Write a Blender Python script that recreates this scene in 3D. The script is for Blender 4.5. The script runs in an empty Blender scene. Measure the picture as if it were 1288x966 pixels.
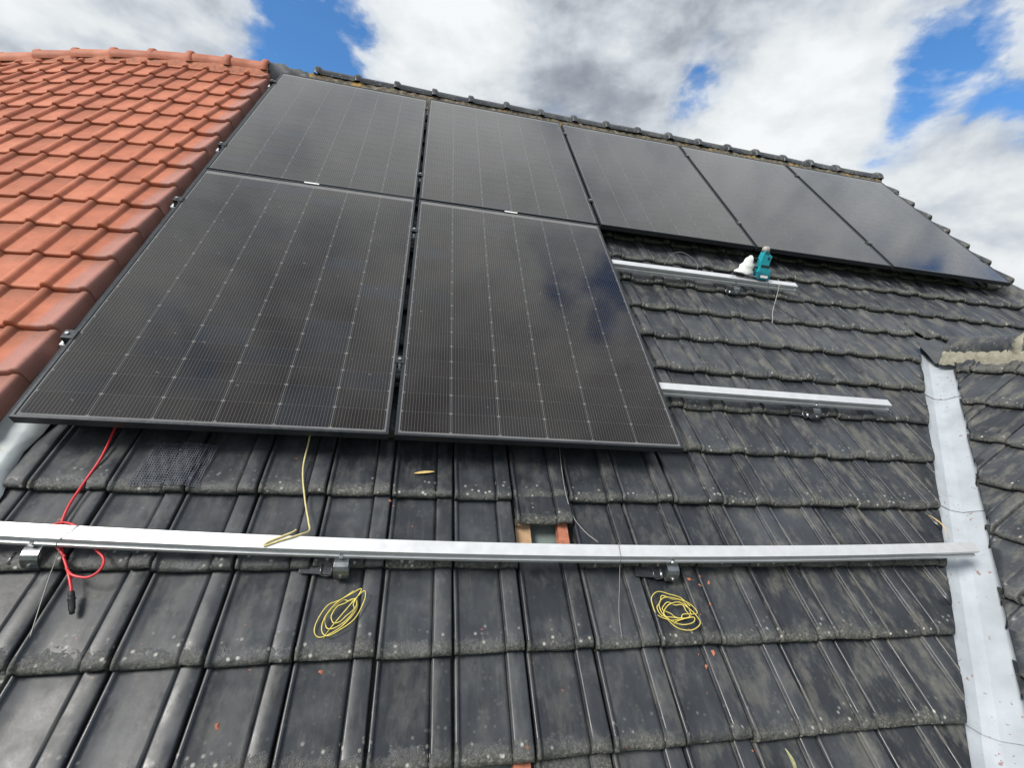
import bpy, bmesh, math, random
from mathutils import Matrix, Vector
random.seed(7)
S = bpy.context.scene
COL = S.collection
RAD = math.radians
PITCH = RAD(45)
# roof frame: u along the ridge, v up the slope, n normal to it; the panels' glass lies in n = 0
ROOF = Matrix.Rotation(PITCH, 4, 'X')
# ------------------------------------------------------------------ camera
cd = bpy.data.cameras.new('camera'); cam = bpy.data.objects.new('camera', cd); COL.objects.link(cam)
cd.sensor_width = 36.0; cd.lens = 36.0*593.1/1288.0; cd.clip_start = 0.02; cd.clip_end = 3000
ax = Vector((0.978, -0.079, 0.191)).normalized()
az = Vector((0.195, 0.662, -0.724)); az = (az - ax*az.dot(ax)).normalized()
ay = az.cross(ax)
CM = Matrix(((ax.x, -ay.x, -az.x, 1.224), (ax.y, -ay.y, -az.y, -1.005), (ax.z, -ay.z, -az.z, 1.409), (0, 0, 0, 1)))
cam.matrix_world = ROOF @ CM
S.camera = cam
CAMI = CM.inverted()
# ------------------------------------------------------------------ sky and sun
SUN_EL, SUN_AZ = RAD(41.5), RAD(-122)      # azimuth clockwise from +Y (into the roof); sun over the left shoulder, veiled by thin cloud
w = bpy.data.worlds.new('World'); S.world = w; w.use_nodes = True
nt = w.node_tree; nt.nodes.clear()
def N(nt, t, **k):
    n = nt.nodes.new(t)
    for a, b in k.items(): setattr(n, a, b)
    return n
L = nt.links.new
def math_(nt, op, a, b=None, c=None, clamp=False):
    n = nt.nodes.new('ShaderNodeMath'); n.operation = op; n.use_clamp = clamp
    for i, x in enumerate((a, b, c)):
        if x is None: continue
        if isinstance(x, (int, float)): n.inputs[i].default_value = x
        else: nt.links.new(x, n.inputs[i])
    return n.outputs[0]
def ramp(nt, fac, stops, interp='LINEAR'):
    r = nt.nodes.new('ShaderNodeValToRGB'); r.color_ramp.interpolation = interp
    e = r.color_ramp.elements
    while len(e) < len(stops): e.new(0.5)
    for x, (p, c) in zip(e, stops):
        x.position = p; x.color = (c, c, c, 1) if isinstance(c, (int, float)) else (*c, 1)
    nt.links.new(fac, r.inputs[0]); return r.outputs[0]
def noise(nt, vec, scale, detail=4, rough=.55, dist=0., lac=2.0):
    n = nt.nodes.new('ShaderNodeTexNoise'); n.inputs['Scale'].default_value = scale
    n.inputs['Detail'].default_value = detail; n.inputs['Roughness'].default_value = rough
    n.inputs['Distortion'].default_value = dist; n.inputs['Lacunarity'].default_value = lac
    if vec is not None: nt.links.new(vec, n.inputs['Vector'])
    return n.outputs['Fac']
def mixc(nt, fac, a, b, mode='MIX'):
    n = nt.nodes.new('ShaderNodeMix'); n.data_type = 'RGBA'; n.blend_type = mode
    for i, x in ((0, fac), (6, a), (7, b)):
        if isinstance(x, (int, float)): n.inputs[i].default_value = x
        elif isinstance(x, tuple): n.inputs[i].default_value = (*x, 1)
        else: nt.links.new(x, n.inputs[i])
    return n.outputs[2]
def mapping(nt, vec, loc=(0, 0, 0), rot=(0, 0, 0), sc=(1, 1, 1)):
    m = nt.nodes.new('ShaderNodeMapping'); nt.links.new(vec, m.inputs[0])
    m.inputs[1].default_value = loc; m.inputs[2].default_value = rot; m.inputs[3].default_value = sc
    return m.outputs[0]
sky = N(nt, 'ShaderNodeTexSky', sky_type='NISHITA', sun_disc=False)
sky.sun_elevation = SUN_EL; sky.sun_rotation = SUN_AZ; sky.altitude = 100; sky.dust_density = 0.6; sky.ozone_density = 2.5
gen = N(nt, 'ShaderNodeTexCoord').outputs['Generated']
CLOUD = (3.1, 0.4, 5.2)
cv = mapping(nt, gen, CLOUD, (0, 0, RAD(20)), (1, 1, 1.7))
def density(vec):
    big = noise(nt, vec, 1.9, 6, .52, .25)
    puff = noise(nt, vec, 6.5, 8, .62, .15)
    bil = math_(nt, 'ABSOLUTE', math_(nt, 'SUBTRACT', noise(nt, vec, 8.0, 3, .5, .5), .5))      # rounded billows
    d = math_(nt, 'ADD', math_(nt, 'MULTIPLY', big, .70), math_(nt, 'MULTIPLY', puff, .24))
    return math_(nt, 'ADD', d, math_(nt, 'MULTIPLY', math_(nt, 'SUBTRACT', .16, bil), .16))
dens = density(cv)
dens_up = density(mapping(nt, cv, (-.012, -.004, .045)))
relief = math_(nt, 'SUBTRACT', dens, dens_up)
def spot(d, deg):
    n = nt.nodes.new('ShaderNodeVectorMath'); n.operation = 'DOT_PRODUCT'
    L(gen, n.inputs[0]); n.inputs[1].default_value = Vector(d).normalized()
    m = nt.nodes.new('ShaderNodeMapRange'); m.interpolation_type = 'SMOOTHSTEP'
    L(n.outputs['Value'], m.inputs[0]); m.inputs[1].default_value = math.cos(RAD(deg)); m.inputs[2].default_value = 1.0
    return m.outputs[0]
for d, deg, amp in (((-.255, .842, .475), 13, -.215), ((.441, .726, .527), 7, -.17), ((.739, .556, .381), 10, -.135), ((.684, .518, .513), 10, -.07), ((-.56, .72, .41), 6, -.13),
                    ((.551, .704, .448), 10, .12), ((.02, .854, .52), 13, .09), ((.764, .579, .285), 8, .10), ((-.43, .79, .43), 12, .12), ((.29, .772, .566), 10, .12)):
    dens = math_(nt, 'ADD', dens, math_(nt, 'MULTIPLY', spot(d, deg), amp))
cover = ramp(nt, dens, [(.348, 0), (.372, .25), (.398, .82), (.44, 1)])
shade = noise(nt, mapping(nt, gen, (7.7, 1.3, 2.9), (0, 0, 0), (1, 1, 1.9)), 2.2, 5, .50, .2)
shade = math_(nt, 'ADD', shade, math_(nt, 'MULTIPLY', relief, 1.7))
for d, deg, amp in (((.551, .704, .448), 11, .13), ((.02, .854, .52), 11, .05), ((.31, .76, .575), 16, -.20), ((-.40, .80, .435), 8, -.03)):
    shade = math_(nt, 'ADD', shade, math_(nt, 'MULTIPLY', spot(d, deg), amp))
ccol = ramp(nt, shade, [(.12, (.17, .19, .23)), (.30, (.30, .33, .375)), (.43, (.47, .505, .545)), (.54, (.60, .63, .65)), (.70, (.72, .74, .75))])
skyc = mixc(nt, 1.0, sky.outputs[0], (.072, .120, .155), 'MULTIPLY')
full = mixc(nt, cover, skyc, ccol)
bg = N(nt, 'ShaderNodeBackground'); L(full, bg.inputs[0]); bg.inputs[1].default_value = 1.0
wo = N(nt, 'ShaderNodeOutputWorld'); L(bg.outputs[0], wo.inputs[0])
sd = bpy.data.lights.new('sun', 'SUN'); sun = bpy.data.objects.new('sun', sd); COL.objects.link(sun)
sd.energy = 3.2; sd.angle = RAD(20); sd.color = (1, .96, .90)
sv = Vector((math.sin(SUN_AZ)*math.cos(SUN_EL), math.cos(SUN_AZ)*math.cos(SUN_EL), math.sin(SUN_EL)))
sun.rotation_euler = sv.to_track_quat('Z', 'Y').to_euler(); sun.location = (-4, 2, 9)
vs = S.view_settings; vs.view_transform = 'Standard'; vs.look = 'None'; vs.exposure = 0.36; vs.gamma = 1.0; vs.use_curve_mapping = False
S.cycles.max_bounces = 6
# ------------------------------------------------------------------ material helpers
def new_mat(name):
    m = bpy.data.materials.new(name); m.use_nodes = True
    return m, m.node_tree, m.node_tree.nodes['Principled BSDF']
def setp(b, **k):
    for a, v in k.items():
        i = b.inputs[a.replace('_', ' ')]
        i.default_value = (*v, 1) if isinstance(v, tuple) and len(v) == 3 else v
def plain(name, col, rough=.5, metal=0., var=.12, scale=30, bump=0.):
    m, t, b = new_mat(name)
    o = N(t, 'ShaderNodeTexCoord').outputs['Object']
    n = noise(t, o, scale, 5)
    lo = tuple(c*(1-var) for c in col); hi = tuple(min(1, c*(1+var)) for c in col)
    t.links.new(ramp(t, n, [(.3, lo), (.7, hi)]), b.inputs['Base Color'])
    t.links.new(ramp(t, n, [(.3, max(0, rough-.06)), (.7, min(1, rough+.08))]), b.inputs['Roughness'])
    b.inputs['Metallic'].default_value = metal
    if bump:
        bp = N(t, 'ShaderNodeBump'); bp.inputs['Strength'].default_value = bump; bp.inputs['Distance'].default_value = .002
        t.links.new(n, bp.inputs['Height']); t.links.new(bp.outputs[0], b.inputs['Normal'])
    return m
def rnd_coord(t, k=37.0):
    """object coordinates shifted by a random amount for each object"""
    o = N(t, 'ShaderNodeTexCoord').outputs['Object']
    r = N(t, 'ShaderNodeObjectInfo').outputs['Random']
    a = N(t, 'ShaderNodeVectorMath', operation='ADD')
    c = N(t, 'ShaderNodeCombineXYZ')
    for i, f in enumerate((k, k*1.7, k*2.3)): t.links.new(math_(t, 'MULTIPLY', r, f), c.inputs[i])
    t.links.new(o, a.inputs[0]); t.links.new(c.outputs[0], a.inputs[1])
    return o, a.outputs[0], r
def mat_black_tile(name='glazed_black_tile', crust=True):
    m, t, b = new_mat(name)
    o, rc, r = rnd_coord(t)
    sp = N(t, 'ShaderNodeSeparateXYZ'); t.links.new(o, sp.inputs[0]); y = sp.outputs[1]
    pos = N(t, 'ShaderNodeSeparateXYZ'); t.links.new(N(t, 'ShaderNodeNewGeometry').outputs['Position'], pos.inputs[0])
    worn = ramp(t, math_(t, 'MULTIPLY', pos.outputs[0], .2), [(.30, 0.0), (.62, 1.0)])
    n1 = noise(t, rc, 9, 6, .6)
    base = ramp(t, n1, [(.32, (.013, .0155, .020)), (.55, (.025, .029, .036)), (.75, (.048, .054, .064))])
    base = mixc(t, math_(t, 'MULTIPLY', worn, .30), base, (.062, .070, .084))
    base = mixc(t, 1.0, base, ramp(t, math_(t, 'FRACT', math_(t, 'MULTIPLY', r, 9.7)), [(0, (.60, .61, .63)), (1, (1.42, 1.38, 1.30))]), 'MULTIPLY')
    # pale rain streaks down the slope
    st = noise(t, mapping(t, rc, sc=(46, 5, 20)), 1, 5, .6)
    stm = math_(t, 'MULTIPLY', ramp(t, st, [(.50, 0), (.72, 1)]), ramp(t, noise(t, rc, 5, 3), [(.4, .08), (.62, .75)]))
    base = mixc(t, math_(t, 'MULTIPLY', stm, .38), base, (.115, .120, .126))
    # tan dirt that gathers on the older, right hand side of the roof
    d = noise(t, mapping(t, rc, sc=(16, 7, 10)), 1, 8, .68)
    dm = math_(t, 'MULTIPLY', ramp(t, d, [(.49, 0), (.62, 1)]), math_(t, 'ADD', math_(t, 'MULTIPLY', worn, .60), .22))
    base = mixc(t, dm, base, mixc(t, noise(t, rc, 60, 3), (.070, .072, .069), (.175, .168, .145)))
    # crust of lichen on the nose
    nn = noise(t, rc, 26, 8, .72)
    nose = math_(t, 'SUBTRACT', 1.0, math_(t, 'MULTIPLY', y, 1/.085), clamp=True) if crust else math_(t, 'MULTIPLY', r, 0.35)
    nose = math_(t, 'MULTIPLY', nose, ramp(t, math_(t, 'FRACT', math_(t, 'MULTIPLY', r, 23.3)), [(0, .72), (1, 1.08)]))
    lm = ramp(t, math_(t, 'ADD', math_(t, 'MULTIPLY', nose, .55), math_(t, 'MULTIPLY', nn, .75)), [(.64, 0), (.98, 1)])
    lcol = ramp(t, noise(t, rc, 120, 4, .7), [(.3, (.035, .035, .031)), (.48, (.095, .094, .080)), (.62, (.21, .208, .18)), (.76, (.45, .445, .41))])
    base = mixc(t, math_(t, 'MULTIPLY', lm, .88), base, lcol)
    # round pale lichen dots
    v = N(t, 'ShaderNodeTexVoronoi'); v.inputs['Scale'].default_value = 42; t.links.new(rc, v.inputs['Vector'])
    vm = math_(t, 'MULTIPLY', ramp(t, v.outputs['Distance'], [(.10, 1), (.26, 0)]), ramp(t, noise(t, rc, 14, 3), [(.46, 0), (.54, 1)]))
    vm = math_(t, 'MULTIPLY', vm, ramp(t, math_(t, 'MULTIPLY', y, 1/.1), [(.1, 1), (.9, .06)])) if crust else math_(t, 'MULTIPLY', vm, .5)
    base = mixc(t, vm, base, (.46, .45, .41))
    # bare clay where the glaze has chipped off
    ch = ramp(t, noise(t, rc, 48, 2, .5), [(.745, 0), (.765, 1)])
    base = mixc(t, math_(t, 'MULTIPLY', ch, .8), base, (.22, .085, .055))
    t.links.new(base, b.inputs['Base Color'])
    rough = ramp(t, noise(t, rc, 16, 5), [(.3, .26), (.7, .50)])
    rough = math_(t, 'ADD', rough, math_(t, 'MULTIPLY', math_(t, 'MAXIMUM', lm, dm), .45), clamp=True)
    t.links.new(rough, b.inputs['Roughness']); b.inputs['Specular IOR Level'].default_value = .62
    bp = N(t, 'ShaderNodeBump'); bp.inputs['Strength'].default_value = .6; bp.inputs['Distance'].default_value = .004
    h = math_(t, 'ADD', math_(t, 'MULTIPLY', noise(t, rc, 18, 4), .22), math_(t, 'MULTIPLY', math_(t, 'MULTIPLY', nn, lm), 1.6))
    h = math_(t, 'ADD', h, math_(t, 'MULTIPLY', math_(t, 'MULTIPLY', noise(t, rc, 140, 3), lm), .8))
    t.links.new(h, bp.inputs['Height']); t.links.new(bp.outputs[0], b.inputs['Normal'])
    return m
def mat_red_tile(name='red_clay_tile', tint=None):
    m, t, b = new_mat(name)
    o, rc, r = rnd_coord(t)
    n = noise(t, rc, 12, 6, .6)
    base = ramp(t, n, [(.3, (.38, .122, .066)), (.6, (.475, .160, .090)), (.8, (.53, .20, .120))])
    base = mixc(t, 1.0, base, ramp(t, r, [(0, (.78, .74, .72)), (.5, (1, 1, 1)), (1, (1.10, 1.16, 1.18))]), 'MULTIPLY')
    if tint:   # the mauve fired band along the verge tiles
        sp = N(t, 'ShaderNodeSeparateXYZ'); t.links.new(o, sp.inputs[0])
        q = math_(t, 'ADD', sp.outputs[0], math_(t, 'MULTIPLY', noise(t, rc, 18, 3), .02))
        base = mixc(t, math_(t, 'MULTIPLY', ramp(t, math_(t, 'MULTIPLY', q, 5), [(.46, 0), (.56, 1)]), .75), base, tint)
    dirt = ramp(t, noise(t, rc, 40, 5, .65), [(.55, 0), (.8, .5)])
    base = mixc(t, dirt, base, (.17, .075, .05))
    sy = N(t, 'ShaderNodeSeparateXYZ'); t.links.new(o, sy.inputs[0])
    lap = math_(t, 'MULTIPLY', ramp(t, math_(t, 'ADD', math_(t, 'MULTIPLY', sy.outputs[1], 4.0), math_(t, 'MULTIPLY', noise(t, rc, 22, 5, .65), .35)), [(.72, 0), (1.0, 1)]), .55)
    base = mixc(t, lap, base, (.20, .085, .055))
    t.links.new(base, b.inputs['Base Color']); b.inputs['Roughness'].default_value = .62
    b.inputs['Specular IOR Level'].default_value = .35
    bp = N(t, 'ShaderNodeBump'); bp.inputs['Strength'].default_value = .35; bp.inputs['Distance'].default_value = .0015
    t.links.new(noise(t, rc, 60, 5), bp.inputs['Height']); t.links.new(bp.outputs[0], b.inputs['Normal'])
    return m
def mat_cell():
    m, t, b = new_mat('solar_cell_silicon')
    o, rc, r = rnd_coord(t)
    sp = N(t, 'ShaderNodeSeparateXYZ'); t.links.new(o, sp.inputs[0])
    per = .182/16
    f = math_(t, 'ABSOLUTE', math_(t, 'SUBTRACT', math_(t, 'FRACT', math_(t, 'ADD', math_(t, 'DIVIDE', sp.outputs[0], per), 100.0)), .5))
    wire = math_(t, 'LESS_THAN', f, .048)
    base = ramp(t, r, [(0, (.0062, .0045, .0036)), (.5, (.0088, .0066, .0053)), (.9, (.0085, .0076, .0078)), (1, (.007, .009, .015))])
    base = mixc(t, wire, base, (.110, .095, .082))
    gp = N(t, 'ShaderNodeNewGeometry').outputs['Position']
    dust = math_(t, 'MULTIPLY', ramp(t, noise(t, gp, 3.2, 7, .62), [(.42, 0), (.75, 1)]), .022)
    dust = math_(t, 'ADD', dust, math_(t, 'MULTIPLY', ramp(t, noise(t, gp, 42, 2, .4), [(.765, 0), (.79, 1)]), .22))
    base = mixc(t, dust, base, (.40, .38, .35))
    t.links.new(base, b.inputs['Base Color'])
    t.links.new(ramp(t, noise(t, o, 8, 3), [(.3, .06), (.7, .10)]), b.inputs['Roughness'])
    b.inputs['Specular IOR Level'].default_value = .45
    b.inputs['Coat Weight'].default_value = .55; b.inputs['Coat Roughness'].default_value = .035; b.inputs['Coat IOR'].default_value = 1.5
    return m
def mat_grime_metal(name, col, rough, metal, spot, spots=.72):
    m, t, b = new_mat(name)
    o, rc, r = rnd_coord(t)
    n = noise(t, rc, 7, 6)
    lo = tuple(c*.82 for c in col); hi = tuple(min(1, c*1.08) for c in col)
    base = ramp(t, n, [(.3, lo), (.7, hi)])
    base = mixc(t, ramp(t, noise(t, rc, 55, 3), [(spots, 0), (spots+.03, .8)]), base, spot)
    t.links.new(base, b.inputs['Base Color']); b.inputs['Metallic'].default_value = metal
    t.links.new(ramp(t, noise(t, rc, 25, 4), [(.3, rough-.1), (.7, rough+.1)]), b.inputs['Roughness'])
    bp = N(t, 'ShaderNodeBump'); bp.inputs['Strength'].default_value = .25; bp.inputs['Distance'].default_value = .004
    t.links.new(n, bp.inputs['Height']); t.links.new(bp.outputs[0], b.inputs['Normal'])
    return m
def mat_mortar(name='lichen_mortar', lich=.85):
    m, t, b = new_mat(name)
    o, rc, r = rnd_coord(t)
    n = noise(t, rc, 22, 6, .65)
    base = ramp(t, n, [(.3, (.035, .030, .024)), (.48, (.105, .088, .064)), (.6, (.19, .165, .12)), (.75, (.32, .30, .24))])
    if lich < .5: base = mixc(t, .6, base, (.36, .35, .28))
    base = mixc(t, ramp(t, noise(t, rc, 9, 4), [(.57, 0), (.66, lich)]), base, (.36, .22, .06) if lich > .5 else (.42, .42, .33))
    t.links.new(base, b.inputs['Base Color']); b.inputs['Roughness'].default_value = .95
    bp = N(t, 'ShaderNodeBump'); bp.inputs['Strength'].default_value = .9; bp.inputs['Distance'].default_value = .008
    t.links.new(noise(t, rc, 60, 6), bp.inputs['Height']); t.links.new(bp.outputs[0], b.inputs['Normal'])
    return m
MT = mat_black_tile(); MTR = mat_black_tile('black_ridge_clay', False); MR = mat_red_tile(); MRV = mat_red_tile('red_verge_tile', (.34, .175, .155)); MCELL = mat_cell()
MLAM = plain('laminate_grey', (.15, .15, .15), .08, 0, .2, 9); MLAM.node_tree.nodes['Principled BSDF'].inputs['Specular IOR Level'].default_value = .45
MFRAME = plain('black_anodised_frame', (.040, .044, .05), .36, .5, .15, 60)
MALU = plain('mill_aluminium', (.70, .71, .725), .42, .45, .05, 25)
MSTEEL = plain('galvanised_steel', (.25, .265, .28), .36, .95, .12, 50)
MBOLT = plain('bolt_steel', (.70, .70, .70), .25, 1.0, .1, 90)
MCLAMP = plain('black_clamp', (.06, .065, .07), .38, .7, .2, 80)
MVAL = mat_grime_metal('pale_valley_zinc', (.46, .50, .54), .48, .15, (.27, .12, .10), .665)
MLEAD = mat_grime_metal('weathered_lead', (.36, .39, .40), .45, .55, (.30, .25, .16), .66)
MDARKLEAD = mat_grime_metal('dark_lead', (.11, .115, .12), .5, .4, (.05, .05, .05))
MMORT = mat_mortar(); MMORT2 = mat_mortar('pale_mortar', .4)
MUND = plain('underlay_felt', (.15, .19, .18), .8, 0, .35, 14, .4)
MBAT = plain('timber_batten', (.40, .26, .15), .75, 0, .3, 20, .5)
MCLAY = plain('bare_clay', (.38, .14, .08), .8, 0, .35, 45, .5)
MRED = plain('red_cable', (.62, .035, .045), .38, 0, .1, 40)
MYEL = plain('yellow_wire', (.66, .55, .13), .45, 0, .15, 60)
MCREAM = plain('cream_wire', (.62, .53, .25), .5, 0, .15, 60)
MBLK = plain('black_plastic', (.018, .019, .022), .4, 0, .2, 50)
MGREYW = plain('grey_wire', (.24, .24, .23), .45, .3, .1, 60)
MNET = plain('dark_netting', (.10, .11, .135), .5, 0, .25, 90)
MWHITE = plain('white_plastic', (.80, .80, .78), .5, 0, .06, 40)
MTEAL = plain('teal_plastic', (.012, .30, .36), .4, 0, .12, 40)
MTEALD = plain('dark_teal_plastic', (.008, .14, .19), .4, 0, .12, 40)
MKNOB = plain('grey_plastic', (.36, .33, .30), .6, 0, .15, 60)
MPLATE = plain('tool_plate', (.42, .43, .45), .4, .8, .1, 50)
MSTRAW = plain('dry_straw', (.60, .44, .17), .7, 0, .2, 90)
MGREEN = plain('pale_leaf', (.30, .30, .15), .6, 0, .2, 90)
MBRICK = plain('brick_wall', (.30, .13, .09), .9, 0, .3, 8, .5)
MGRASS = plain('lawn', (.055, .085, .03), .95, 0, .4, .7, .3)
# ------------------------------------------------------------------ object helpers
def link(name, data, mat=None, parent=None, M=None, smooth=False):
    o = bpy.data.objects.new(name, data); COL.objects.link(o)
    if mat and data and not data.materials: data.materials.append(mat)
    if parent: o.parent = parent
    if M is not None:
        if parent: o.matrix_local = M
        else: o.matrix_world = M
    if smooth and data: data.polygons.foreach_set('use_smooth', [True]*len(data.polygons))
    return o
def tag(o, label, cat, group=None):
    o['label'] = label; o['category'] = cat
    if group: o['group'] = group
    return o
def thing(name, label, cat, M=None, group=None):
    o = link(name, None, None, None, M if M is not None else Matrix()); o.empty_display_size = .1
    return tag(o, label, cat, group)
T = Matrix.Translation
class MB:
    def __init__(s): s.v = []; s.f = []
    def add(s, vs, fs):
        k = len(s.v); s.v += [tuple(p) for p in vs]; s.f += [tuple(i+k for i in q) for q in fs]; return s
    def box(s, a, b, M=None):
        (x0, y0, z0), (x1, y1, z1) = a, b
        vs = [Vector(p) for p in ((x0,y0,z0),(x1,y0,z0),(x1,y1,z0),(x0,y1,z0),(x0,y0,z1),(x1,y0,z1),(x1,y1,z1),(x0,y1,z1))]
        if M: vs = [M @ p for p in vs]
        return s.add(vs, [(3,2,1,0),(4,5,6,7),(0,1,5,4),(1,2,6,5),(2,3,7,6),(3,0,4,7)])
    def tube(s, pts, r, seg=8, caps=True):
        pts = [Vector(p) for p in pts]; n = len(pts); rs = r if isinstance(r, (list, tuple)) else [r]*n
        up = None; vs = []
        for i, p in enumerate(pts):
            t = (pts[min(i+1, n-1)] - pts[max(i-1, 0)]).normalized()
            if up is None: up = t.orthogonal().normalized()
            a = (up - t*up.dot(t))
            a = a.normalized() if a.length > 1e-6 else t.orthogonal().normalized()
            up = a; b = t.cross(a)
            vs += [p + (a*math.cos(2*math.pi*k/seg) + b*math.sin(2*math.pi*k/seg))*rs[i] for k in range(seg)]
        fs = [(i*seg+k, i*seg+(k+1) % seg, (i+1)*seg+(k+1) % seg, (i+1)*seg+k) for i in range(n-1) for k in range(seg)]
        if caps: fs += [tuple(range(seg))[::-1], tuple((n-1)*seg+k for k in range(seg))]
        return s.add(vs, fs)
    def sweep(s, prof, frames, closed=True, caps=True):
        """prof: 2-D points, frames: 4x4 matrices that take (x, y, 0) to place"""
        m = len(prof); vs = [F @ Vector((x, y, 0)) for F in frames for x, y in prof]
        k = m if closed else m-1
        fs = [(i*m+j, i*m+(j+1) % m, (i+1)*m+(j+1) % m, (i+1)*m+j) for i in range(len(frames)-1) for j in range(k)]
        if caps and closed: fs += [tuple(range(m))[::-1], tuple((len(frames)-1)*m+j for j in range(m))]
        return s.add(vs, fs)
    def grid(s, P):
        m = len(P[0])
        return s.add([p for r in P for p in r], [(i*m+j, i*m+j+1, (i+1)*m+j+1, (i+1)*m+j) for i in range(len(P)-1) for j in range(m-1)])
    def mesh(s, name):
        me = bpy.data.meshes.new(name); me.from_pydata(s.v, [], s.f); me.update(); return me
    def build(s, name, mat, parent=None, M=None, smooth=False, bevel=0, fix=True):
        me = s.mesh(name)
        if fix or bevel:
            bm = bmesh.new(); bm.from_mesh(me)
            bmesh.ops.recalc_face_normals(bm, faces=bm.faces)
            if bevel: bmesh.ops.bevel(bm, geom=[e for e in bm.edges if len(e.link_faces) == 2 and e.calc_face_angle(0) > .5], offset=bevel, segments=2, affect='EDGES', profile=.6)
            bm.to_mesh(me); bm.free()
        return link(name, me, mat, parent, M, smooth)
def smooth_path(pts, k=6):
    pts = [Vector(p) for p in pts]; out = []
    for i in range(len(pts)-1):
        p0, p1, p2, p3 = pts[max(i-1, 0)], pts[i], pts[i+1], pts[min(i+2, len(pts)-1)]
        for j in range(k):
            t = j/k
            out.append(.5*((2*p1) + (p2-p0)*t + (2*p0-5*p1+4*p2-p3)*t*t + (3*p1-p0-3*p2+p3)*t**3))
    return out + [pts[-1]]
def in_frame(p, m=1.05):
    """p in the roof frame: does it fall into the picture (or nearly)?"""
    q = CAMI @ Vector(p)
    if q.z > -.05: return False
    x, y = q.x/-q.z*593.1/644, q.y/-q.z*593.1/483
    return abs(x) < m and abs(y) < m
# ------------------------------------------------------------------ setting: ground far below the roofs
g = MB(); R_ = 900
g.grid([[(-R_+i*R_/6, -R_+j*R_/6, -5.2) for i in range(13)] for j in range(13)])
gr = g.build('ground', MGRASS); gr['kind'] = 'structure'
# ------------------------------------------------------------------ tile meshes
TW, TL_, NB = .216, .25, -.14          # width, exposed length, base height of the black tiles
def tile_mesh(name, prof, W, Lexp, thick, seed, rough=.0016, extra=.05):
    rd = random.Random(seed)
    ys = ([(.013, -1.12), (.004, -.90), (-.001, -.62), (.000, -.36), (.007, -.15), (.017, -.035), (.032, 0), (.065, 0), (.14, 0), (.20, 0), (Lexp, 0), (Lexp+extra, 0)] if rough > .001 else [(.004, -1.10), (.000, -.75), (.000, -.35), (.003, -.08), (.010, 0), (.03, 0), (.11, 0), (Lexp, 0), (Lexp+extra, 0)])
    P = []
    sag = rd.uniform(-.002, .002); skew = rd.uniform(-.002, .002)
    for (y, d) in ys:
        row = []
        for (x, z) in prof:
            jn = rough if y < .03 else rough*.18
            zz = z + thick*(1 - max(y, 0)/Lexp) + d*thick + sag*math.sin(math.pi*x/W) + rd.uniform(-jn, jn)
            yy = y + (rd.uniform(-jn, jn)*1.3 + skew*(x/W-.5)*2 if y < .03 else 0)
            row.append((x, yy, zz))
        P.append(row)
    b = MB().grid(P); me = b.mesh(name)
    me.polygons.foreach_set('use_smooth', [True]*len(me.polygons)); return me
BPROF = [(.0010, -.016), (.002, .005), (.0045, .0085), (.0110, .0085), (.0140, .005), (.0170, .0006), (.022, -.0008), (.06, -.0016), (.10, -.0016), (.140, -.0006), (.1500, -.0008), (.1515, -.0085), (.1535, -.0086), (.1555, .0055), (.1570, .0085), (.1605, .0098), (.182, .0108), (.2035, .0100), (.2070, .0090), (.2090, .0062), (.2104, -.002), (.2106, -.020)]
BT = [tile_mesh('black_tile', BPROF, TW, TL_, .032, 10+i, .0019) for i in range(8)]
VPROF = [(.0005, -.016), (.002, .003), (.006, .0075), (.013, .0075), (.018, .003), (.026, 0), (.07, 0), (.11, .002), (.128, .012), (.138, .040), (.146, .066), (.158, .084), (.175, .092), (.192, .088), (.204, .070), (.208, .040), (.209, -.05), (.209, -.11)]
BV = [tile_mesh('black_verge_tile', VPROF, TW, TL_, .046, 40+i) for i in range(3)]
RW_, RL_ = .145, .226
RPROF = [(.0005, -.010), (.001, .003), (.004, .010), (.0095, .0155), (.0165, .0185), (.0245, .0185), (.0315, .0155), (.0360, .010), (.0390, .003), (.0405, .0005), (.046, -.0005), (.075, -.001), (.105, -.001), (.130, 0), (.141, .0006), (.1455, -.004)]
RT = [tile_mesh('red_tile', RPROF, RW_, RL_, .017, 60+i, .0006, .04) for i in range(4)]
RVPROF = RPROF[:13] + [(.122, .001), (.134, .003), (.142, .008), (.152, .012), (.163, .012), (.170, .007), (.1735, -.004), (.175, -.030), (.175, -.055)]
RVT = [tile_mesh('red_verge_tile', RVPROF, RW_, RL_, .024, 80+i, .0006, .04) for i in range(3)]
for q in BT + BV: q.materials.append(MT)
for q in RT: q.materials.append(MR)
for q in RVT: q.materials.append(MRV)
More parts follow.
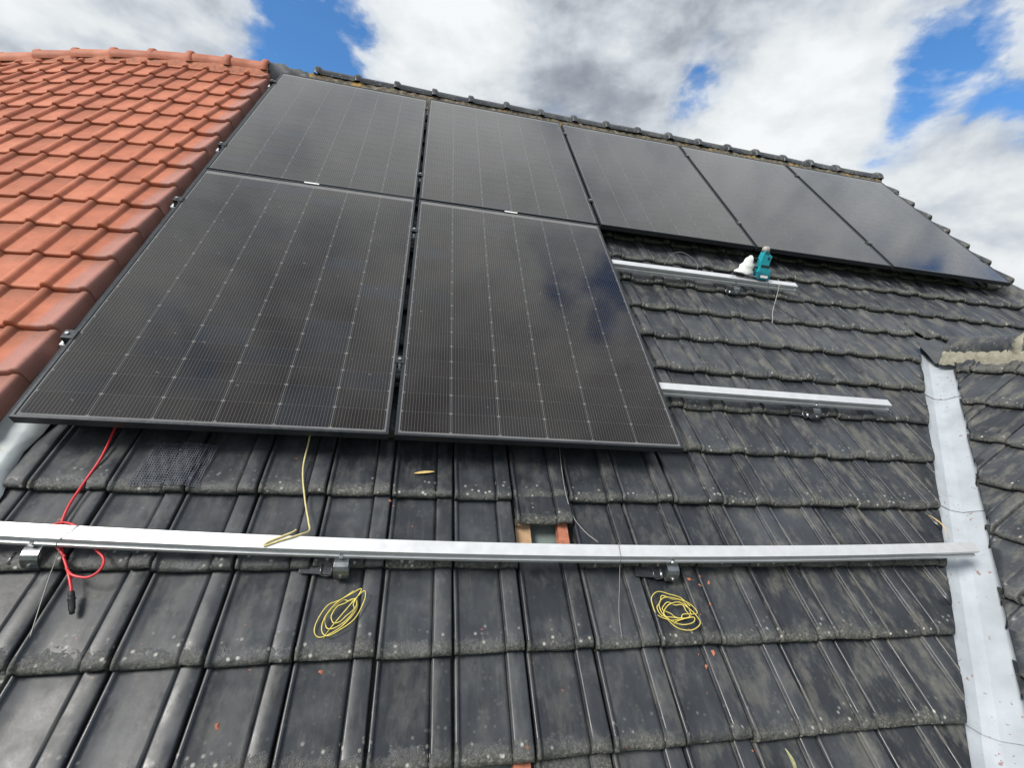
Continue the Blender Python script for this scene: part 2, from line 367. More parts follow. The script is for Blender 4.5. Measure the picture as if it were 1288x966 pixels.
def cut_mesh(me, M, planes, name):
    """copy of me kept on the positive side of the planes (given in the parent's frame)"""
    bm = bmesh.new(); bm.from_mesh(me); Mi = M.inverted()
    for co, no in planes:
        c = Mi @ Vector(co); n = (Mi.to_3x3() @ Vector(no)).normalized()
        bmesh.ops.bisect_plane(bm, geom=bm.verts[:] + bm.edges[:] + bm.faces[:], plane_co=c, plane_no=n, clear_inner=True)
    if not bm.faces: bm.free(); return None
    area = sum(f.calc_area() for f in bm.faces)
    if area < .0006: bm.free(); return None
    # give the cut a thickness
    edges = [e for e in bm.edges if len(e.link_faces) == 1 and any(abs((e.verts[0].co - Mi @ Vector(co)).dot((Mi.to_3x3() @ Vector(no)).normalized())) < 1e-4 and abs((e.verts[1].co - Mi @ Vector(co)).dot((Mi.to_3x3() @ Vector(no)).normalized())) < 1e-4 for co, no in planes)]
    if edges:
        ex = bmesh.ops.extrude_edge_only(bm, edges=edges)
        for v in ex['geom']:
            if isinstance(v, bmesh.types.BMVert): v.co.z -= .014
    out = bpy.data.meshes.new(name); bm.to_mesh(out); bm.free()
    for mt in me.materials:
        if not out.materials: out.materials.append(mt)
    out.polygons.foreach_set('use_smooth', [True]*len(out.polygons))
    return out
def join_stuff(items, name, parent, mat):
    vs, fs = [], []
    for me, M in items:
        k = len(vs); vs += [tuple(M @ v.co) for v in me.vertices]; fs += [tuple(i+k for i in p.vertices) for p in me.polygons]
    me = bpy.data.meshes.new(name); me.from_pydata(vs, [], fs); me.update()
    o = link(name, me, mat, parent, Matrix(), True); o['kind'] = 'stuff'; return o
# ------------------------------------------------------------------ the dark tiled house
house = thing('house', 'house under an old roof of glossy black interlocking tiles with a side wing', 'house')
U0 = 1.378 - 7*TW; NC = 28; UE = U0 + NC*TW              # first seam, columns, right verge
V0 = .074 - 5*TL_; VR = 3.62
JX, JV = 4.46, .95                                       # where the wing's ridge dies into the main roof
JY, JZ = .7071*(JV - NB), .7071*(JV + NB)
VS = .074                                                # half width of the open valley
deck = MB()
deck.grid([[(U0-.02, V0-.1, NB-.045), (UE-.05, V0-.1, NB-.045)], [(U0-.02, VR, NB-.045), (UE-.05, VR, NB-.045)]])
main = deck.build('main_roof', MUND, house, ROOF)
# rear slope and walls, out of sight from the ladder
Yr, Zr = .7071*(VR - NB), .7071*(VR + NB)
MB().grid([[(U0, Yr+.02, Zr-.05), (UE-.05, Yr+.02, Zr-.05)], [(U0, Yr+3.3, Zr-3.3), (UE-.05, Yr+3.3, Zr-3.3)]]).build('rear_roof', MT, house)
MB().box((U0+.02, -.55, -5.2), (UE-.12, -.35, -.80)).build('front_wall', MBRICK, house)
wl = MB(); xw = UE-.12
wl.add([(xw, -.35, -5.2), (xw, 2*Yr+.35, -5.2), (xw, 2*Yr+.35, -.75), (xw, Yr, Zr-.2), (xw, -.35, -.75)], [(0, 1, 2, 3, 4)])
wl.build('gable_wall', MBRICK, house)
c_valL = ((JX, JY - 0, 0), (-1, 1, 0))
IR = ROOF.inverted()
def rp(co, no): return (tuple(IR @ Vector(co)), tuple(IR.to_3x3() @ Vector(no)))
s2 = math.sqrt(.5)
left_plane = rp((JX - VS*s2, JY + VS*s2, 0), (-s2, s2, 0))
right_plane = rp((JX + VS*s2, JY + VS*s2, 0), (s2, s2, 0))
hidden = []; BLACK = []
rt = random.Random(3)
for k in range(20):
    v = V0 + k*TL_
    if v > VR - .12: break
    for c in range(NC):
        u = U0 + c*TW
        last = c == NC-1
        if abs(u - 1.378) < .01 and abs(v - (-.926 - TL_)) < .02: continue       # the tile that has been taken out
        dv = .155 if (abs(u - (1.378+TW)) < .01 and abs(v + .426) < .02) else 0        # the tile that has been pushed up
        M = T((u + rt.uniform(-.0012, .0012), v + dv + rt.uniform(-.004, .004), NB + rt.uniform(-.0018, .0018) + (.006 if dv else 0))) @ Matrix.Rotation(RAD(rt.uniform(-.5, .5)), 4, 'Z') @ Matrix.Rotation(RAD(rt.uniform(-.5, .5)), 4, 'Y')
        me = rt.choice(BV if last else BT)
        cx, cv_ = u + TW/2, v + .12
        # the wing covers the triangle below the joint
        pc = ROOF @ Vector((cx, cv_, NB))
        dl = (JX - pc.x + pc.y - JY)*s2; dr = (pc.x - JX + pc.y - JY)*s2
        if cx < JX and dl < VS + .22 and cv_ < JV + .3:
            me = cut_mesh(me, M, [left_plane], 'black_tile')
        elif cx >= JX and dr < VS + .22:
            me = cut_mesh(me, M, [right_plane], 'black_tile')
        if me is None: continue
        under = (u > .02 and u + TW < 2.24 and v > .27) or (v > 2.05 and u > .02 and u + TW < 5.6) or not in_frame((cx, cv_, NB), 1.12)
        if under: hidden.append((me, M)); continue
        link('verge_tile' if last else 'roof_tile', me, None, main, M)
join_stuff(hidden, 'covered_roof_tiles', main, MT)
# hole: battens, clay edge and felt under the pushed tile
hu = 1.378 + TW
for nm, a, b_, mt in (('batten', (hu-.05, -.405, NB-.040), (hu+.24, -.372, NB-.012), MBAT), ('exposed_clay_edge', (hu+.158, -.43, NB-.03), (hu+.196, -.19, NB+.004), MCLAY), ('exposed_clay_edge', (hu+.004, -.395, NB-.012), (hu+.150, -.352, NB-.006), MCLAY), ('timber_block', (hu+.004, -.352, NB-.03), (hu+.060, -.24, NB-.008), MBAT), ('exposed_clay_edge', (hu-.008-.05, -1.2, NB-.03), (hu-.012, -.93, NB+.004), MCLAY)):
    MB().box(a, b_).build(nm, mt, main, bevel=.002)
# ridge
def cap_mesh(name, L_, r, collar, seg=12, half=108):
    ys = [(0, r+collar*.7), (.008, r+collar), (.035, r+collar), (.047, r+collar*.6), (.055, r), (L_*.6, r*.985), (L_+.03, r*.96)]
    P = []
    for y, q in ys:
        P.append([(y, math.sin(RAD(a))*q, math.cos(RAD(a))*q) for a in [-half + 2*half*i/seg for i in range(seg+1)]])
    P.insert(0, [(.0, p[1]*.80, p[2]*.80) for p in P[0]])
    me = MB().grid(P).mesh(name); me.polygons.foreach_set('use_smooth', [True]*len(me.polygons)); return me
RC = cap_mesh('black_ridge_tile', .32, .088, .017, 12, 82); RC.materials.append(MTR)
zr = Zr + .072
n_caps = 18
for i in range(n_caps + 1):
    x = .185 + i*.32
    if x > UE - .40:         # the last one lies the other way round, its collar closing the gable end
        link('ridge_tile', RC, None, house, T((UE - .015, Yr, zr)) @ Matrix.Rotation(math.pi, 4, 'Z')); break
    link('ridge_tile', RC, None, house, T((x + .02, Yr + rt.uniform(-.004, .004), zr + rt.uniform(-.004, .004))) @ Matrix.Rotation(RAD(rt.uniform(-.8, .8)), 4, 'Z') @ Matrix.Rotation(RAD(rt.uniform(-1, 1)), 4, 'Y'))
ec = MB(); ec.add([(UE-.035, Yr+math.sin(RAD(a))*.098, zr+math.cos(RAD(a))*.098) for a in range(-120, 121, 15)], [tuple(range(17))]); ec.build('ridge_end', MTR, house)
def mortar(name, parent, p0, p1, off, w_, h_, n, M=None, seed=1, mat=None):
    rd = random.Random(seed); p0, p1 = Vector(p0), Vector(p1); P = []
    for i in range(n+1):
        c = p0.lerp(p1, i/n); row = []
        for j in range(7):
            a = j/6; q = Vector(off[0])*(a) + Vector(off[1])*(1-a)
            bul = math.sin(math.pi*a)
            row.append(c + q + Vector(off[2])*(bul*h_ + rd.uniform(-1, 1)*.008) + Vector((rd.uniform(-.006, .006), 0, 0)))
        P.append(row)
    return MB().grid(P).build(name, mat or MMORT, parent, M, True)
mortar('ridge_mortar', house, (.14, Yr, zr), (UE-.04, Yr, zr), ((0, -.070, .020), (0, -.150, -.176), (0, -.7, .7)), 0, .010, 190)
# ------------------------------------------------------------------ the side wing
WF = Matrix(((0, s2, -s2, JX), (-1, 0, 0, JY), (0, s2, s2, JZ), (0, 0, 0, 1)))     # its left slope: x towards the viewer, y up, z out
WLEN = 2.35
wd = MB(); dz = -.045
wd.add([(0, 0, dz), (WLEN, -WLEN*1.41, dz), (WLEN, 0, dz)], [(0, 1, 2)])
wing = wd.build('wing_roof', MUND, house, WF)
IW = WF.inverted()
wplane = (tuple(IW @ Vector((JX + VS*s2, JY - VS*s2, 0))), tuple(IW.to_3x3() @ Vector((s2, -s2, 0))))
hid2 = []
for k in range(14):
    y = -.10 - k*TL_ - .10
    for c in range(12):
        x = -.10 + c*TW
        if x > WLEN or y + .3 < -1.4142*(x+TW): continue
        M = T((x + rt.uniform(-.0015, .0015), y + rt.uniform(-.005, .005), rt.uniform(-.002, .002))) @ Matrix.Rotation(RAD(rt.uniform(-.7, .7)), 4, 'Z') @ Matrix.Rotation(RAD(rt.uniform(-.6, .6)), 4, 'Y')
        me = rt.choice(BT)
        pl = [wplane]
        if y + .3 > -.02: pl.append(((0, -.02, 0), (0, -1, 0)))
        me = cut_mesh(me, M, pl, 'black_tile')
        if me is None: continue
        pr = IR @ (WF @ Vector((x + .1, y + .12, 0)))
        if not in_frame(pr, 1.15): hid2.append((me, M)); continue
        link('roof_tile', me, None, wing, M)
join_stuff(hid2, 'covered_roof_tiles', wing, MT)
MB().grid([[(JX+.03, JY, JZ), (JX+.03, JY-WLEN, JZ)], [(JX+1.5, JY+0.0, JZ-1.5), (JX+1.5, JY-WLEN, JZ-1.5)]]).build('wing_far_slope', MT, house)
MB().box((JX-1.35, JY-WLEN+.35, -5.2), (JX+1.3, JY-WLEN+.5, JZ-1.6)).build('wing_wall', MBRICK, house)
WC = cap_mesh('wing_ridge_tile', .37, .082, .008); WC.materials.append(MTR)
for i in range(6):
    link('ridge_tile', WC, None, house, T((JX, JY - .13 - i*.37, JZ + .014)) @ Matrix.Rotation(RAD(90), 4, 'Z') @ T((-.40, 0, 0)) @ Matrix.Rotation(RAD(rt.uniform(-.8, .8)), 4, 'Y'))
mortar('wing_ridge_mortar', house, (JX, JY-.13, JZ+.012), (JX, JY-WLEN+.1, JZ+.012), ((-.072, 0, -.012), (-.112, 0, -.100), (-.7, 0, .7)), 0, .012, 140, seed=5, mat=MMORT2)
for i in range(1, 5):     # mortar collars over the joints of the wing's ridge tiles
    P = []
    rd = random.Random(i); yc = JY - .13 - i*.37
    for j in range(5):
        P.append([(JX - math.sin(RAD(a))*(.086+.016*math.sin(math.pi*j/4)+rd.uniform(-.004, .004)), yc - .02 + j*.012 + rd.uniform(-.009, .009), JZ+.008+math.cos(RAD(a))*(.086+.016*math.sin(math.pi*j/4)+rd.uniform(-.004, .004))) for a in range(-50, 111, 10)])
    MB().grid(P).build('mortar_collar', MMORT2, house, None, True)
# valley sheets
vd = Vector((-1, -1, -1)).normalized()
J = Vector((JX, JY, JZ))
lm = (ROOF.to_3x3() @ Vector((0, 0, 1))); wm = WF.to_3x3() @ Vector((0, 0, 1))
lup = lm.cross(vd).normalized(); lup = lup if lup.x < 0 else -lup
wup = wm.cross(vd).normalized(); wup = wup if wup.x > 0 else -wup
seams = [(-.02, .50), (.49, 1.37), (1.36, 2.35), (2.34, 3.3)]
for i, (a, b_) in enumerate(seams):
    rd = random.Random(20+i); P = []
    for j in range(13):
        s_ = a + (b_-a)*j/12; row = []
        lift = .004 + .0045*(j/12) - .002*i*0
        for side, up, nm in ((-1, lup, lm), (1, wup, wm)):
            seq = (.155, .11, .06, .012) if side < 0 else (.0, .012, .06, .11, .155)
            for q in seq:
                wob = rd.uniform(-.0006, .0006)
                row.append(J + vd*s_ + up*q + (nm if q > .005 else (lm+wm)*.5)*(-.030 + lift + wob + (.006 if q < .005 else 0)))
        P.append(row)
    MB().grid(P).build('valley_sheet', MVAL, house)
# lead saddle at the wing ridge's end, coloured dark to imitate the shaded opening
P = []
rd = random.Random(9)
for j in range(7):
    P.append([Vector((JX - .10 + .034*i, JY + .07 - .042*j + rd.uniform(-.008, .008), 0)) for i in range(7)])
for r_ in P:
    for p in r_:
        zz = max(JZ + (p.y - JY) - .0, JZ - abs(p.x - JX) + .0); p.z = zz + .02 + rd.uniform(-.004, .006)
MB().grid(P).build('darkened_saddle', MDARKLEAD, house, None, True)
# ------------------------------------------------------------------ the red tiled neighbour
red = thing('house', 'neighbouring house under a newer roof of orange red clay tiles', 'house')
RB = -.058                                                # base height of the red tiles at the party line
def rn(u): return RB - .06*min(u+.1, 0)**2 + .02*min(u+.1, 0)
def rslope(u): return -.12*min(u+.1, 0) + .02
RU0 = -.267; RVK = .212
redroof = MB().grid([[(u, -1.5, rn(u)-.03) for u in (-3.2, -2.4, -1.8, -1.2, -.8, -.4, -.13)], [(u, 3.50, rn(u)-.03) for u in (-3.2, -2.4, -1.8, -1.2, -.8, -.4, -.13)]]).build('main_roof', MUND, red, ROOF)
hidr = []
for k in range(-7, 15):
    v = RVK + k*RL_
    for c in range(0, 19):
        u = RU0 - c*RW_
        M = T((u, v + rt.uniform(-.002, .002), rn(u + .07))) @ Matrix.Rotation(-math.atan(rslope(u + .07)), 4, 'Y') @ T((0, 0, rt.uniform(-.0008, .0008))) @ Matrix.Rotation(RAD(rt.uniform(-.35, .35)), 4, 'Z')
        me = rt.choice(RVT if c == 0 else RT)
        if k == 14: me = cut_mesh(me, M, [((0, 3.462, 0), (0, -1, 0))], 'red_tile')
        if not any(in_frame((u+dx, v+dy, rn(u)), 1.02) for dx in (0, .14) for dy in (0, .22)): hidr.append((me, M)); continue
        link('verge_tile' if c == 0 else 'roof_tile', me, None, redroof, M)
join_stuff(hidr, 'roof_tiles_out_of_view', redroof, MR)
RRC = cap_mesh('red_ridge_tile', .270, .066, .019); RRC.materials.append(MR)
RVR = 3.47
for i in range(12):
    x = -.105 - i*.270
    p = ROOF @ Vector((x - .12, RVR, rn(x - .12) + .0))
    link('ridge_tile', RRC, None, red, T((x, p.y, p.z + .038)) @ Matrix.Rotation(math.pi, 4, 'Z') @ Matrix.Rotation(math.atan(rslope(x-.12)*.9), 4, 'Y'))
P = []
for i in range(40):          # clay packing under the red ridge tiles
    u = -.100 - i*.08; q = ROOF @ Vector((u, RVR, rn(u)))
    P.append([(u, q.y - .075, q.z - .085), (u, q.y - .064, q.z + .012), (u, q.y - .03, q.z + .05)])
MB().grid(P).build('ridge_packing', MCLAY, red, None, True)
pr_ = ROOF @ Vector((-1, RVR, RB))
MB().grid([[(-3.2, pr_.y+.02, pr_.z-1.0), (-.13, pr_.y+.02, pr_.z-.06)], [(-3.2, pr_.y+3.3, pr_.z-4.2), (-.13, pr_.y+3.3, pr_.z-3.3)]]).build('rear_roof', MR, red)
MB().box((-3.15, -.55, -5.2), (-.16, -.35, -1.8)).build('front_wall', MBRICK, red)
# lead flashing in the joint between both roofs
fl = MB(); P = []; rd = random.Random(4)
for j in range(64):
    v = -1.25 + j*.075
    ph = ((v - .075) % TL_)/TL_
    P.append([(-.125, v, NB+.055), (-.095, v, NB+.045), (-.06, v, NB + .040+rd.uniform(-.002, .002)), (-.02, v, NB+.040+rd.uniform(-.003, .003)), (.012+.012*math.sin(v*21)+rd.uniform(-.004, .004), v, NB + .032 + rd.uniform(-.003, .003)), (.024+.014*math.sin(v*21)+rd.uniform(-.005, .005), v, NB + .022 + rd.uniform(-.003, .003))])
fl.grid(P).build('joint_flashing', MLEAD, house, ROOF, True)
# lead cloak over the ridge joint
P = []; rd = random.Random(8)
for i in range(15):
    x = -.125 + i*.024; q = i/14
    row = []
    for a in range(-130, 111, 12):
        rr = .112 - .035*q + .010*math.sin(i*1.1 + a*.06) + rd.uniform(-.006, .006)
        if a < -55: rr += .0011*(-55 - a)*(1.35 - q)
        row.append((x + rd.uniform(-.004, .004), Yr + math.sin(RAD(a))*rr - .005, zr - .030 - .012*q + math.cos(RAD(a))*rr*.9))
    P.append(row)
MB().grid(P).build('lead_cloak', MDARKLEAD, house, None, True)
MB().box((-.14, Yr-.12, Zr-.14), (.16, Yr+.06, Zr+.02)).build('ridge_packing', MMORT, house)
# ------------------------------------------------------------------ solar panels
PW, PH, GU, GV, PT = 1.134, 1.722, .020, .012, .032
cw, chh = .1822, .0912
c4 = .0055
cm_ = MB(); hx, hy = cw/2 - .0004, chh/2
ring = [(-hx+c4, -hy), (hx-c4, -hy), (hx, -hy+c4), (hx, hy-c4), (hx-c4, hy), (-hx+c4, hy), (-hx, hy-c4), (-hx, -hy+c4)]
cm_.add([(x, y, 0) for x, y in ring] + [(x, y, -.0008) for x, y in ring], [tuple(range(8))] + [(i, i+8, (i+1) % 8+8, (i+1) % 8) for i in range(8)])
CELL = cm_.mesh('solar_cell'); CELL.materials.append(MCELL)
fr = MB(); lip = .0105
def ringprof():
    o = [(0, 0), (PW, 0), (PW, PH), (0, PH)]
    def inset(d): return [(d, d), (PW-d, d), (PW-d, PH-d), (d, PH-d)]
    loops = [(inset(.001), -PT), (inset(0), -PT+.001), (inset(0), -.001), (inset(.001), 0), (inset(lip-.001), 0), (inset(lip), -.001), (inset(lip), -.006)]
    vs = [(x, y, z) for lp, z in loops for x, y in lp]
    fs = [(i*4+j, i*4+(j+1) % 4, (i+1)*4+(j+1) % 4, (i+1)*4+j) for i in range(len(loops)-1) for j in range(4)]
    return vs, fs
fr.add(*ringprof()); FRAME = fr.mesh('frame'); FRAME.materials.append(MFRAME)
lam = MB().box((lip-.004, lip-.004, -.0075), (PW-lip+.004, PH-lip+.004, -.0032)); LAM = lam.mesh('laminate'); LAM.materials.append(MLAM)
bk = MB().box((.02, .02, -.012), (PW-.02, PH-.02, -.009)); BACK = bk.mesh('backsheet'); BACK.materials.append(MBLK)
names = {
 (0, 0): 'large black solar panel in the lower row, beside the red tiled roof',
 (1, 0): 'large black solar panel in the lower row, its free side next to bare roof tiles',
 (0, 1): 'black solar panel under the ridge, touching the red tiled roof',
 (1, 1): 'black solar panel under the ridge, second from the red tiled roof',
 (2, 1): 'black solar panel under the ridge, middle one of the row of five',
 (3, 1): 'black solar panel under the ridge, last but one before the right verge',
 (4, 1): 'black solar panel under the ridge, at the end beside the gable verge'}
cgap = (PW - 2*.0165 - 6*cw)/5
for (i, r_), lab in names.items():
    M = ROOF @ T((i*(PW+GU), r_*(PH+GV), 0)) @ Matrix.Rotation(RAD(rt.uniform(-.15, .15)), 4, 'X') @ Matrix.Rotation(RAD(rt.uniform(-.12, .12)), 4, 'Y')
    pn = thing('solar_module', lab, 'solar panel', M, 'black solar panels on the dark roof')
    link('frame', FRAME, None, pn); link('laminate', LAM, None, pn); link('backsheet', BACK, None, pn)
    for a in range(6):
        for b_ in range(18):
            y = .0200 + hy + b_*(chh + .0010) 
            link('solar_cell', CELL, None, pn, T((.0165 + cw/2 + a*(cw+cgap), y, -.0028)))
    if (i, r_) in ((0, 0), (1, 0)):
        x = (.51, .52)[i]
        MB().box((x, PH-.004, .0005), (x+.080, PH+.008, .0022)).build('white_tag', MWHITE, pn)
# ------------------------------------------------------------------ mounting rails, hooks and clamps
RP = [(-.020, 0), (-.0195, .0005), (.0195, .0005), (.020, 0), (.020, -.015), (.008, -.0165), (.008, -.0235), (.0265, -.025), (.0265, -.040), (-.0215, -.040), (-.0215, -.025), (-.008, -.0235), (-.008, -.0165), (-.020, -.015)]
def rail_frames(us, vf, ntop):
    out = []
    for u in us:
        # profile x runs down the slope, y along the normal, z along the rail
        out.append(Matrix(((0, 0, 1, u), (-1, 0, 0, vf(u)), (0, 1, 0, ntop), (0, 0, 0, 1))))
    return out
def hook(parent, u, v, M0, seed):
    rd = random.Random(seed)
    hw = .021
    # strap that leaves the tiles, curls forward and up to the rail
    path = [(.000, -.0795), (-.026, -.0795), (-.040, -.0775), (-.052, -.0795), (-.062, -.087), (-.069, -.098), (-.073, -.110), (-.070, -.119), (-.060, -.1225), (-.040, -.1215), (-.015, -.119)]
    t_ = .0025
    def off(k):
        out = []
        for i, p in enumerate(path):
            a = Vector(path[max(i-1, 0)]); b = Vector(path[min(i+1, len(path)-1)]); d = (b-a).normalized(); out.append((p[0] - d[1]*k, p[1] + d[0]*k))
        return out
    pr = off(t_) + off(-t_)[::-1]
    fs = [Matrix(((0, 0, 1, s_*hw), (1, 0, 0, 0), (0, 1, 0, 0), (0, 0, 0, 1))) for s_ in (-1, 1)]
    h = MB().sweep(pr, fs).build('roof_hook', MSTEEL, parent, M0 @ T((u, v, 0)), False, .0006)
    MB().tube([(0, -.068, -.101), (0, -.077, -.0975)], .0055, 6).build('bolt', MBOLT, h)
    MB().tube([(-.002, -.020, -.0655), (-.002, -.031, -.0655)], .0075, 6).build('bolt', MBOLT, h)
    # flat arm lying on the tile towards the rafter, and the grey slip under it
    MB().box((-.120, -.064, -.122), (-.020, -.030, -.116), Matrix.Rotation(RAD(-4), 4, 'Z')).build('base_arm', MCLAMP, h, None, False, .001)
    q = [(-.062, .0), (-.058, -.012), (-.046, -.018), (-.034, -.014), (-.028, -.002)]
    MB().sweep([(x, y) for x, y in q] + [(x*.9-.004, y*.78-.001) for x, y in q[::-1]], [Matrix(((1, 0, 0, 0), (0, 0, -1, -.030 - s_*.034), (0, 1, 0, -.108), (0, 0, 0, 1))) for s_ in (0, 1)]).build('arm_bend', MSTEEL, h, None, True)
    return h
def clamp_mid(parent, u, v, end=False):
    b = MB()
    if end:
        b.box((u-.030, v-.020, -.034), (u-.0275+.0, v+.020, .0035)).box((u-.030, v-.020, .0008), (u+.011, v+.020, .0038)).box((u-.036, v-.020, -.034), (u-.0275, v+.020, -.030))
    else:
        b.box((u-.019, v-.020, .0008), (u+.019, v+.020, .0038)).box((u-.0075, v-.019, -.034), (u-.005, v+.019, .001)).box((u+.005, v-.019, -.034), (u+.0075, v+.019, .001))
    o = b.build('end_clamp' if end else 'mid_clamp', MCLAMP, parent, None, False, .0006)
    MB().tube([(u - (.016 if end else 0), v, .0035), (u - (.016 if end else 0), v, .0095)], .0062, 8).build('bolt', MBOLT, o)
rails = [
 ('long bare aluminium rail crossing the tiles below the panels, held by hooks', -.02, 3.46, lambda u: -.406 + .0135*(u - 2.29)**2, -.037, [.222, 1.035, 2.125], []),
 ('aluminium rail sticking out low beside the lower panel, over bare tiles', -.05, 3.60, lambda u: .372, -.0365, [.9, 2.0, 3.165], 'low'),
 ('aluminium rail with the teal tool lying on its bare end', -.05, 3.60, lambda u: 1.372, -.0365, [.9, 2.0, 3.16], 'low'),
 ('aluminium rail under the lower edge of the ridge row of panels', -.05, 5.80, lambda u: 2.045, -.0365, [.9, 2.0, 3.1, 4.2, 5.3], 'top'),
 ('aluminium rail under the upper edge of the ridge row of panels', -.05, 5.80, lambda u: 3.215, -.0365, [.9, 2.0, 3.1, 4.2, 5.3], 'top')]
for lab, a, b_, vf, nt_, hk, cl in rails:
    rl = thing('mounting_rail', lab, 'mounting rail', ROOF, 'aluminium mounting rails')
    ks = [a + (b_-a)*i/24 for i in range(25)]
    MB().sweep(RP, rail_frames(ks, vf, nt_)).build('profile', MALU, rl)
    for i, u in enumerate(hk): hook(rl, u, vf(u), T((0, 0, 0)), i)
    if cl:
        mids = [PW+GU/2] if cl == 'low' else [PW+GU/2 + j*(PW+GU) for j in range(4)]
        for u in mids: clamp_mid(rl, u, vf(u))
        clamp_mid(rl, 0, vf(0), True)
        if cl == 'top':
            q = MB().box((5*PW+4*GU-.011, vf(0)-.02, .0008), (5*PW+4*GU+.03, vf(0)+.02, .0038)).build('end_clamp', MCLAMP, rl, None, False, .0006)
# ------------------------------------------------------------------ wires, cables and small things on the roof
def cable(name, label, cat, pts, r, mat, group=None, k=7, parent=None, seg=8):
    pts = smooth_path(pts, k)
    o = MB().tube([Vector(p) for p in pts], r, seg).build(name, mat, parent, ROOF if parent is None else None, True)
    if parent is None: tag(o, label, cat, group)
    return o
rc_ = thing('solar_cable', 'red solar cable hanging below the panel, looped behind the rail, with black plug', 'cable', ROOF)
cable('wire', '', '', [(.250, .16, -.075), (.236, .05, -.095), (.242, -.069, -.100), (.232, -.157, -.106), (.232, -.25, -.100), (.250, -.33, -.098), (.285, -.385, -.094), (.318, -.432, -.098), (.345, -.475, -.100), (.356, -.500, -.104)], .0036, MRED, parent=rc_)
cable('wire', '', '', [(.318, -.432, -.094), (.345, -.452, -.088), (.385, -.458, -.086), (.404, -.436, -.086), (.396, -.405, -.090), (.36, -.375, -.092), (.30, -.320, -.090), (.262, -.302, -.088), (.235, -.306, -.086), (.222, -.325, -.086), (.26, -.365, -.088), (.300, -.400, -.092)], .0034, MRED, parent=rc_)
pa, pb = Vector((.352, -.490, -.103)), Vector((.378, -.545, -.106))
MB().tube([pa.lerp(pb, q) for q in (0, .05, .30, .32, .36, .38, .8, .85, 1)], [.006, .0075, .0075, .0092, .0092, .0078, .0078, .0062, .0055], 10).build('plug', MBLK, rc_, None, True)
yc_ = thing('wire', 'cream yellow wire hanging from under the panel and resting over the rail', 'wire', ROOF)
cable('strand', '', '', [(.850, .12, -.08), (.853, .03, -.097), (.855, -.089, -.104), (.886, -.209, -.102), (.915, -.292, -.085), (.928, -.335, -.055), (.905, -.358, -.034), (.86, -.375, -.0335), (.820, -.392, -.0335), (.826, -.380, -.033), (.86, -.363, -.033), (.885, -.350, -.034), (.895, -.340, -.037)], .0028, MCREAM, parent=yc_)
def coil(cu, cv2, rx, ry, rot, turns, seed, lab, tail):
    rd = random.Random(seed); pts = []
    n = turns*10
    for i in range(n+1):
        a = 2*math.pi*i/10 + .3
        q = .95 - .45*((i//10) % 3)/2 + rd.uniform(-.16, .16)
        x, y = math.cos(a)*rx*q, math.sin(a)*ry*q
        x += (i//10)*rx*.10; y -= (i//10)*ry*.13
        c_, s_ = math.cos(rot), math.sin(rot)
        pts.append((cu + x*c_ - y*s_, cv2 + x*s_ + y*c_, NB + .026 + .003*(i//10) + rd.uniform(0, .004)))
    pts.append((cu + tail[0]*.5, cv2 + tail[1]*.6, NB+.022)); pts.append((cu + tail[0], cv2 + tail[1], NB+.022))
    return cable('wire_coil', lab, 'wire coil', pts, .0016, MYEL, None, 5, seg=6)
coil(1.040, -.562, .072, .036, RAD(50), 4, 2, 'yellow wire tangled in an upright loose coil under the hook beside the cream wire', (-.025, -.06))
coil(2.092, -.560, .072, .048, RAD(-15), 5, 6, 'round flat coil of yellow wire on the tiles near the chipped clay pieces', (.005, -.085))
cable('thin_wire', 'thin grey wire tied round the rail beside the red cable and trailing over tiles', 'wire', [(.325, -.332, -.0345), (.300, -.372, -.0345), (.290, -.385, -.05), (.286, -.388, -.078), (.285, -.45, -.098), (.298, -.53, -.104), (.312, -.60, -.106)], .0013, MGREYW, 'thin grey wires', 6, seg=5)
cable('thin_wire', 'fine grey wire looping from the lower panel past the gap in the tiles', 'wire', [(1.80, .06, -.10), (1.797, -.03, -.108), (1.792, -.15, -.100), (1.806, -.246, -.105), (1.84, -.310, -.100), (1.875, -.355, -.085)], .0018, MGREYW, 'thin grey wires', 6, seg=5)
cable('thin_wire', 'hair thin wire round the rail hanging straight down beside the round yellow coil', 'wire', [(1.925, -.378, -.0345), (1.921, -.427, -.0345), (1.928, -.433, -.058), (1.934, -.436, -.082), (1.925, -.50, -.104), (1.905, -.58, -.108), (1.897, -.655, -.106)], .0011, MGREYW, 'thin grey wires', 6, seg=5)
cable('thin_wire', 'dark wire slung between the panel edge and the rail with the tool', 'wire', [(2.25, 1.22, -.09), (2.42, 1.262, -.098), (2.60, 1.30, -.10), (2.76, 1.335, -.09), (2.80, 1.36, -.075)], .0024, MBLK, 'thin grey wires', 6, seg=5)
cable('thin_wire', 'grey wire dropping from the tool over the tiles in a small kink', 'wire', [(3.372, 1.40, -.030), (3.378, 1.345, -.04), (3.36, 1.27, -.085), (3.40, 1.20, -.10), (3.45, 1.14, -.103), (3.50, 1.09, -.10), (3.54, 1.07, -.085), (3.545, 1.10, -.08)], .0018, MBLK, 'thin grey wires', 6, seg=5)
cable('thin_wire', 'pale cord hanging from the bare rail end beside the teal tool', 'wire', [(3.47, 1.40, -.030), (3.455, 1.345, -.036), (3.43, 1.27, -.09), (3.36, 1.16, -.104), (3.30, 1.05, -.106), (3.29, 1.03, -.105)], .0015, plain('pale_cord', (.5, .5, .47), .6), 'thin grey wires', 6, seg=5)
cable('thin_wire', 'curl of stiff grey wire sticking up behind the upper bare rail', 'wire', [(2.72, 1.50, -.09), (2.78, 1.58, -.06), (2.86, 1.60, -.045), (2.94, 1.55, -.06), (2.95, 1.49, -.085), (2.88, 1.47, -.095)], .0016, MGREYW, 'thin grey wires', 6, seg=5)
